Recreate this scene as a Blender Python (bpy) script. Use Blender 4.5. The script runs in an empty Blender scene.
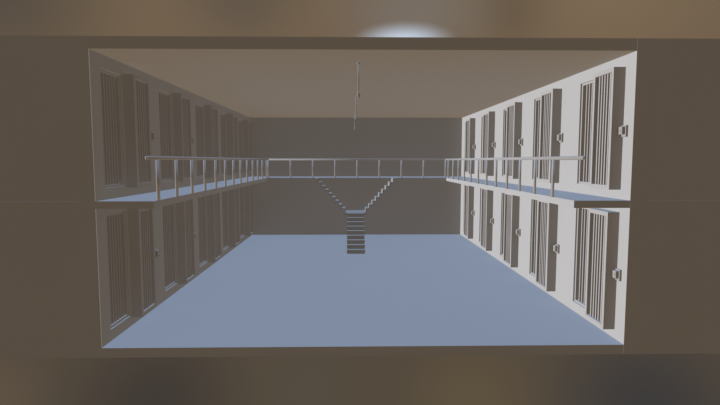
import bpy, bmesh, math
from mathutils import Vector
scene=bpy.context.scene
scene.view_settings.view_transform='Standard'
scene.view_settings.look='None'

# ---------- dimensions (metres) ----------
XL,XR=-5.11,5.68
Y0,Y1=10.04,25.70
H=6.0; MID=3.015; T=0.15
WL,WR,WB=-3.95,4.53,23.70     # walkway inner edges
CAMZ=3.828
N=5; MOD=(Y1-Y0)/N

# ---------- materials ----------
def mat(name,col,rough=0.85,var=0.03,scale=3.0,metal=0.0):
    m=bpy.data.materials.new(name); m.use_nodes=True
    nt=m.node_tree; b=nt.nodes['Principled BSDF']
    tc=nt.nodes.new('ShaderNodeTexCoord'); nz=nt.nodes.new('ShaderNodeTexNoise')
    nz.inputs['Scale'].default_value=scale; nz.inputs['Detail'].default_value=3
    mx=nt.nodes.new('ShaderNodeMix'); mx.data_type='RGBA'
    mx.inputs[6].default_value=(*[c*(1-var) for c in col],1)
    mx.inputs[7].default_value=(*[min(1,c*(1+var)) for c in col],1)
    nt.links.new(tc.outputs['Object'],nz.inputs['Vector'])
    nt.links.new(nz.outputs['Fac'],mx.inputs[0])
    nt.links.new(mx.outputs[2],b.inputs['Base Color'])
    b.inputs['Roughness'].default_value=rough
    b.inputs['Metallic'].default_value=metal
    b.inputs['Specular IOR Level'].default_value=0.0
    return m
g=0.22
M_wall=mat('painted_concrete',(g,g,g*0.985),scale=0.4,var=0.02)
M_floor=mat('sealed_floor',(g,g,g),scale=0.3,var=0.015)
M_ceil=mat('ceiling_plaster',(g,g*0.985,g*0.96),scale=0.3,var=0.015)
M_dark=mat('dark_backing',(0.125,0.12,0.115))  # backing panel behind bars; its dark colour stands in for shade
M_steel=mat('painted_steel_bars',(0.205,0.20,0.195),rough=0.6)
M_door=mat('door_frame_steel',(0.21,0.205,0.20),rough=0.7)
M_rail=mat('railing_steel',(0.18,0.18,0.18),rough=0.6)
M_stair=mat('stair_steel',(0.18,0.18,0.175),rough=0.7)
M_lamp=mat('lamp_metal',(0.15,0.15,0.145),rough=0.6)
M_lock=mat('lock_plate',(0.18,0.175,0.17),rough=0.6)

# ---------- mesh helpers ----------
def box(bm,x0,x1,y0,y1,z0,z1,mi=0):
    x0,x1=sorted((x0,x1)); y0,y1=sorted((y0,y1)); z0,z1=sorted((z0,z1))
    v=[bm.verts.new(p) for p in [(x0,y0,z0),(x1,y0,z0),(x1,y1,z0),(x0,y1,z0),(x0,y0,z1),(x1,y0,z1),(x1,y1,z1),(x0,y1,z1)]]
    for f in [(3,2,1,0),(4,5,6,7),(0,1,5,4),(1,2,6,5),(2,3,7,6),(3,0,4,7)]:
        bm.faces.new([v[i] for i in f]).material_index=mi
def cyl(bm,a,b,r,mi=0,seg=12,r2=None):
    a=Vector(a); b=Vector(b); d=(b-a).normalized()
    u=d.orthogonal().normalized(); w=d.cross(u)
    r2=r if r2 is None else r2
    A=[];B=[]
    for i in range(seg):
        t=2*math.pi*i/seg; o=u*math.cos(t)+w*math.sin(t)
        A.append(bm.verts.new(a+o*r)); B.append(bm.verts.new(b+o*r2))
    for i in range(seg):
        j=(i+1)%seg
        f=bm.faces.new([A[i],A[j],B[j],B[i]]); f.smooth=True; f.material_index=mi
    f=bm.faces.new(A[::-1]); f.material_index=mi
    f=bm.faces.new(B); f.material_index=mi
def ball(bm,c,r,mi=0):
    res=bmesh.ops.create_uvsphere(bm,u_segments=14,v_segments=8,radius=r)
    for v in res['verts']: v.co+=Vector(c)
    for v in res['verts']:
        for f in v.link_faces: f.material_index=mi; f.smooth=True
def obj(name,bm,mats,bevel=0):
    me=bpy.data.meshes.new(name); bmesh.ops.recalc_face_normals(bm,faces=bm.faces[:])
    bm.to_mesh(me); bm.free()
    o=bpy.data.objects.new(name,me); scene.collection.objects.link(o)
    for m in mats: me.materials.append(m)
    if bevel:
        b=o.modifiers.new('bevel','BEVEL'); b.width=bevel; b.segments=2; b.limit_method='ANGLE'
    return o

# ---------- shell ----------
bm=bmesh.new(); box(bm,XL-0.35,XR+0.35,Y0,Y1+0.2,-0.20,0); obj('floor',bm,[M_floor])
bm=bmesh.new(); box(bm,XL-0.35,XR+0.35,Y0,Y1+0.2,H,H+0.24); obj('ceiling',bm,[M_ceil])
bm=bmesh.new(); box(bm,XL,XR,Y1,Y1+0.2,0,H); obj('wall_back',bm,[M_wall])
# facade, two storeys meeting at a thin joint
bm=bmesh.new()
for (a,b) in [(-22,XL),(XR,22)]:
    box(bm,a,b,Y0-0.002,Y0+0.03,-0.20,MID-0.006)
    box(bm,a,b,Y0-0.002,Y0+0.03,MID+0.006,H+0.24)
    box(bm,a,b,Y0+0.008,Y0+0.03,MID-0.006,MID+0.006)
obj('wall_front',bm,[M_wall])

SL=dict(  # offsets inside a module along +Y
  L=dict(win=(0.42,1.36),door=(1.42,2.30),lock=(2.78,2.96)),
  R=dict(win=(1.36,2.42),door=(0.38,1.25),lock=(0.19,0.36)))
ZO0,ZO1=0.24,2.70
storeys=[0.0,MID]
REC=0.14

def side_wall(name,X,s,key):
    bm=bmesh.new()
    ys=[Y0]
    for k in range(N):
        a,b=SL[key]['win']; ys+= [Y0+k*MOD+a, Y0+k*MOD+b]
    ys.append(Y1)
    zs=[0,ZO0,ZO1,MID-T,MID,MID+ZO0,MID+ZO1,H]
    th=0.30
    for i in range(len(ys)-1):
        for j in range(len(zs)-1):
            hole=(i%2==1) and j in (1,5)
            if hole:
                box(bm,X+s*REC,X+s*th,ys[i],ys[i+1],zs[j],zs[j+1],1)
            else:
                box(bm,X,X+s*th,ys[i],ys[i+1],zs[j],zs[j+1],0)
    return obj(name,bm,[M_wall,M_dark])
side_wall('wall_left',XL,-1,'L')
side_wall('wall_right',XR,1,'R')

dn=wn=0
for key,X,s in (('L',XL,-1),('R',XR,1)):
    for zf in storeys:
        for k in range(N):
            yb=Y0+k*MOD
            # barred opening
            wn+=1; a,b=SL[key]['win']; a+=yb; b+=yb
            bm=bmesh.new(); z0,z1=zf+ZO0,zf+ZO1; fw=0.05
            xa,xb=X+s*0.04,X+s*REC
            box(bm,xa,xb,a,a+fw,z0,z1); box(bm,xa,xb,b-fw,b,z0,z1)
            box(bm,xa,xb,a+fw,b-fw,z0,z0+fw); box(bm,xa,xb,a+fw,b-fw,z1-fw,z1)
            nb=6
            for i in range(1,nb+1):
                y=a+fw+(b-a-2*fw)*i/(nb+1)
                box(bm,X+s*0.07,xb,y-0.020,y+0.020,z0+fw,z1-fw,1)
            obj('window_%d'%wn,bm,[M_door,M_steel])
            # sliding barred door, boxed frame on the wall face
            dn+=1; a,b=SL[key]['door']; a+=yb; b+=yb
            pr=0.25; fw=0.09
            bm=bmesh.new(); z0,z1=zf+0.20,zf+2.74
            xi=X-s*pr; xo=X
            box(bm,xi,xo,a,a+fw,z0,z1); box(bm,xi,xo,b-fw,b,z0,z1)
            box(bm,xi,xo,a+fw,b-fw,z0,z0+fw); box(bm,xi,xo,a+fw,b-fw,z1-fw,z1)
            xp=xi+s*0.11
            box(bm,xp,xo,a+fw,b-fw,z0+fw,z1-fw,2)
            nb=5
            for i in range(1,nb+1):
                y=a+fw+(b-a-2*fw)*i/(nb+1)
                box(bm,xi+s*0.04,xp,y-0.022,y+0.022,z0+fw,z1-fw,1)
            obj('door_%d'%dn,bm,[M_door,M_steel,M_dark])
            # lock box
            a,b=SL[key]['lock']; a+=yb; b+=yb
            bm=bmesh.new(); z0,z1=zf+1.30,zf+1.54
            box(bm,X,X-s*0.05,a,b,z0,z1)
            box(bm,X-s*0.05,X-s*0.12,a+0.02,b-0.02,z0+0.05,z1-0.03)
            cyl(bm,(X-s*0.12,(a+b)/2,z0+0.13),(X-s*0.135,(a+b)/2,z0+0.13),0.035,0,12)
            obj('door_lock' ,bm,[M_lock],0.006)

# ---------- walkway ----------
bm=bmesh.new()
box(bm,XL,WL,Y0,WB,MID-T,MID)
box(bm,WR,XR,Y0,WB,MID-T,MID)
box(bm,XL,XR,WB,Y1,MID-T,MID)
obj('upper_walkway',bm,[M_floor])

# ---------- railing ----------
bm=bmesh.new()
RZ=CAMZ+0.05
RL=-3.91; RR=4.49; RB=WB+0.05
r=0.04
cyl(bm,(RL,9.70,RZ),(RL,RB,RZ),r); cyl(bm,(RR,9.64,RZ),(RR,RB,RZ),r)
cyl(bm,(RL,RB,RZ),(RR,RB,RZ),r)
ball(bm,(RL,RB,RZ),r); ball(bm,(RR,RB,RZ),r)
ball(bm,(RL,9.70,RZ),r); ball(bm,(RR,9.64,RZ),r)
def post(x,y):
    cyl(bm,(x,y,MID),(x,y,RZ),0.034); cyl(bm,(x,y,MID),(x,y,MID+0.02),0.055)
y=10.2
while y<RB-0.3: post(RL,y); y+=1.09
y=11.05
while y<RB-0.3: post(RR,y); y+=1.09
n=8
for i in range(n+1): post(RL+(RR-RL)*i/n,RB)
obj('walkway_railing',bm,[M_rail])

# ---------- staircase ----------
bm=bmesh.new(); CX=0.20; LZ=1.475
n=9; ya,yb=20.35,22.45; w=0.38
for i in range(n):
    d=(yb-ya)/n; rr=LZ/n
    y=ya+i*d; z=(i+1)*rr
    box(bm,CX-w,CX+w,y-0.03,y+d+0.01,z-0.045,z)
    box(bm,CX-w+0.01,CX+w-0.01,y,y+0.03,z-rr,z-0.045,0)
lw=0.46
box(bm,CX-lw,CX+lw,yb,WB,LZ-0.09,LZ+0.001)
n=9; run=1.86-lw; rise=(MID-LZ)
for sgn in (-1,1):
    d=run/n; rr=rise/n
    for i in range(n):
        x=CX+sgn*(lw+i*d); z=LZ+(i+1)*rr
        box(bm,x,x+sgn*(d+0.03),22.75,WB-0.002,z-0.05,z)
        box(bm,x,x+sgn*0.04,22.76,WB-0.002,z-rr-0.03,z-0.04)
obj('staircase',bm,[M_stair])

# ---------- pendant lamps ----------
for k,yy in enumerate((11.35,17.2,23.0)):
    bm=bmesh.new(); x=0.17; zb=CAMZ+1.39
    cyl(bm,(x,yy,H-0.03),(x,yy,H),0.04)
    cyl(bm,(x,yy,zb+0.12),(x,yy,H-0.03),0.018)
    cyl(bm,(x,yy,zb+0.04),(x,yy,zb+0.14),0.042,0,16,0.02)
    ball(bm,(x,yy,zb+0.035),0.03)
    obj('pendant_lamp',bm,[M_lamp])

# ---------- lights: shadowless distant suns, added per direction to set surface tones ----------
def sun(name,d,rgb,ang=5):
    st=max(rgb)
    l=bpy.data.lights.new(name,'SUN'); l.color=[c/st for c in rgb]; l.energy=st; l.angle=math.radians(ang)
    l.use_shadow=False
    o=bpy.data.objects.new(name,l); scene.collection.objects.link(o)
    o.rotation_euler=Vector(d).to_track_quat('-Z','Y').to_euler()
    o.location=(0,4,9)
sun('side_sun',(1,0,0),(7.0,6.85,6.95))
sun('top_fill',(0,0,-1),(2.4,3.2,4.65))  # added blue lamp from above, passes through the ceiling to tint the floor
sun('bottom_fill',(0,0,1),(1.95,1.42,0.88))  # added warm lamp from below for the ceiling, not reflected light
sun('front_fill',(0,1,0),(0.82,0.64,0.46))
sun('side_fill',(-1,0,0),(1.0,0.78,0.56))

# ---------- blurred interior environment ----------
w=bpy.data.worlds.new('environment'); scene.world=w; w.use_nodes=True
nt=w.node_tree; nt.nodes.clear()
out=nt.nodes.new('ShaderNodeOutputWorld'); bg=nt.nodes.new('ShaderNodeBackground')
tc=nt.nodes.new('ShaderNodeTexCoord')
nt.links.new(bg.outputs[0],out.inputs[0])
nrm=nt.nodes.new('ShaderNodeVectorMath'); nrm.operation='NORMALIZE'
nt.links.new(tc.outputs['Generated'],nrm.inputs[0])
sp=nt.nodes.new('ShaderNodeSeparateXYZ'); nt.links.new(nrm.outputs[0],sp.inputs[0])
cr=nt.nodes.new('ShaderNodeValToRGB')
mr0=nt.nodes.new('ShaderNodeMapRange'); mr0.inputs[1].default_value=-1; mr0.inputs[2].default_value=1
nt.links.new(sp.outputs[2],mr0.inputs[0]); nt.links.new(mr0.outputs[0],cr.inputs[0])
cr.color_ramp.elements[0].position=0.35; cr.color_ramp.elements[0].color=(0.088,0.068,0.048,1)
cr.color_ramp.elements[1].position=0.58; cr.color_ramp.elements[1].color=(0.17,0.12,0.075,1)
cur=cr.outputs[0]
def blob(az,el,width,col,amt,stretch=1.0):
    global cur
    a=math.radians(az); e=math.radians(el)
    d=(math.sin(a)*math.cos(e),math.cos(a)*math.cos(e),math.sin(e))
    sub=nt.nodes.new('ShaderNodeVectorMath'); sub.operation='SUBTRACT'; sub.inputs[1].default_value=d
    nt.links.new(nrm.outputs[0],sub.inputs[0])
    sc=nt.nodes.new('ShaderNodeVectorMath'); sc.operation='MULTIPLY'; sc.inputs[1].default_value=(1,1,stretch)
    nt.links.new(sub.outputs[0],sc.inputs[0])
    ln=nt.nodes.new('ShaderNodeVectorMath'); ln.operation='LENGTH'; nt.links.new(sc.outputs[0],ln.inputs[0])
    mr=nt.nodes.new('ShaderNodeMapRange'); mr.interpolation_type='SMOOTHSTEP'
    mr.inputs[1].default_value=0; mr.inputs[2].default_value=math.radians(width)
    mr.inputs[3].default_value=amt; mr.inputs[4].default_value=0
    nt.links.new(ln.outputs[1],mr.inputs[0])
    mx=nt.nodes.new('ShaderNodeMix'); mx.data_type='RGBA'
    nt.links.new(mr.outputs[0],mx.inputs[0]); nt.links.new(cur,mx.inputs[6]); mx.inputs[7].default_value=(*col,1)
    cur=mx.outputs[2]
blob(-35,16,14,(0.085,0.07,0.055),0.9)
blob(-12,18,9,(0.115,0.09,0.068),0.8)
blob(18,16,6,(0.11,0.08,0.05),0.6)
blob(27,18,12,(0.21,0.15,0.09),0.8)
blob(7.0,16,12,(0.20,0.18,0.16),0.6,1.5)
blob(5.9,12.9,6.2,(0.64,0.74,0.88),0.92,2.6)
blob(-38,-22,8,(0.12,0.09,0.06),0.8)
blob(-22,-25,12,(0.05,0.042,0.036),0.9)
blob(-5,-25,7,(0.09,0.075,0.055),0.7)
blob(14,-26,10,(0.12,0.09,0.05),0.7)
blob(32,-24,12,(0.045,0.043,0.043),0.95)
nt.links.new(cur,bg.inputs[0]); bg.inputs[1].default_value=1.0

# ---------- camera ----------
c=bpy.data.cameras.new('camera'); c.lens=25; c.sensor_width=36
co=bpy.data.objects.new('camera',c); scene.collection.objects.link(co)
co.location=(0,0,CAMZ); co.rotation_euler=(math.radians(90-4.8),0,math.radians(-1.03))
scene.camera=co
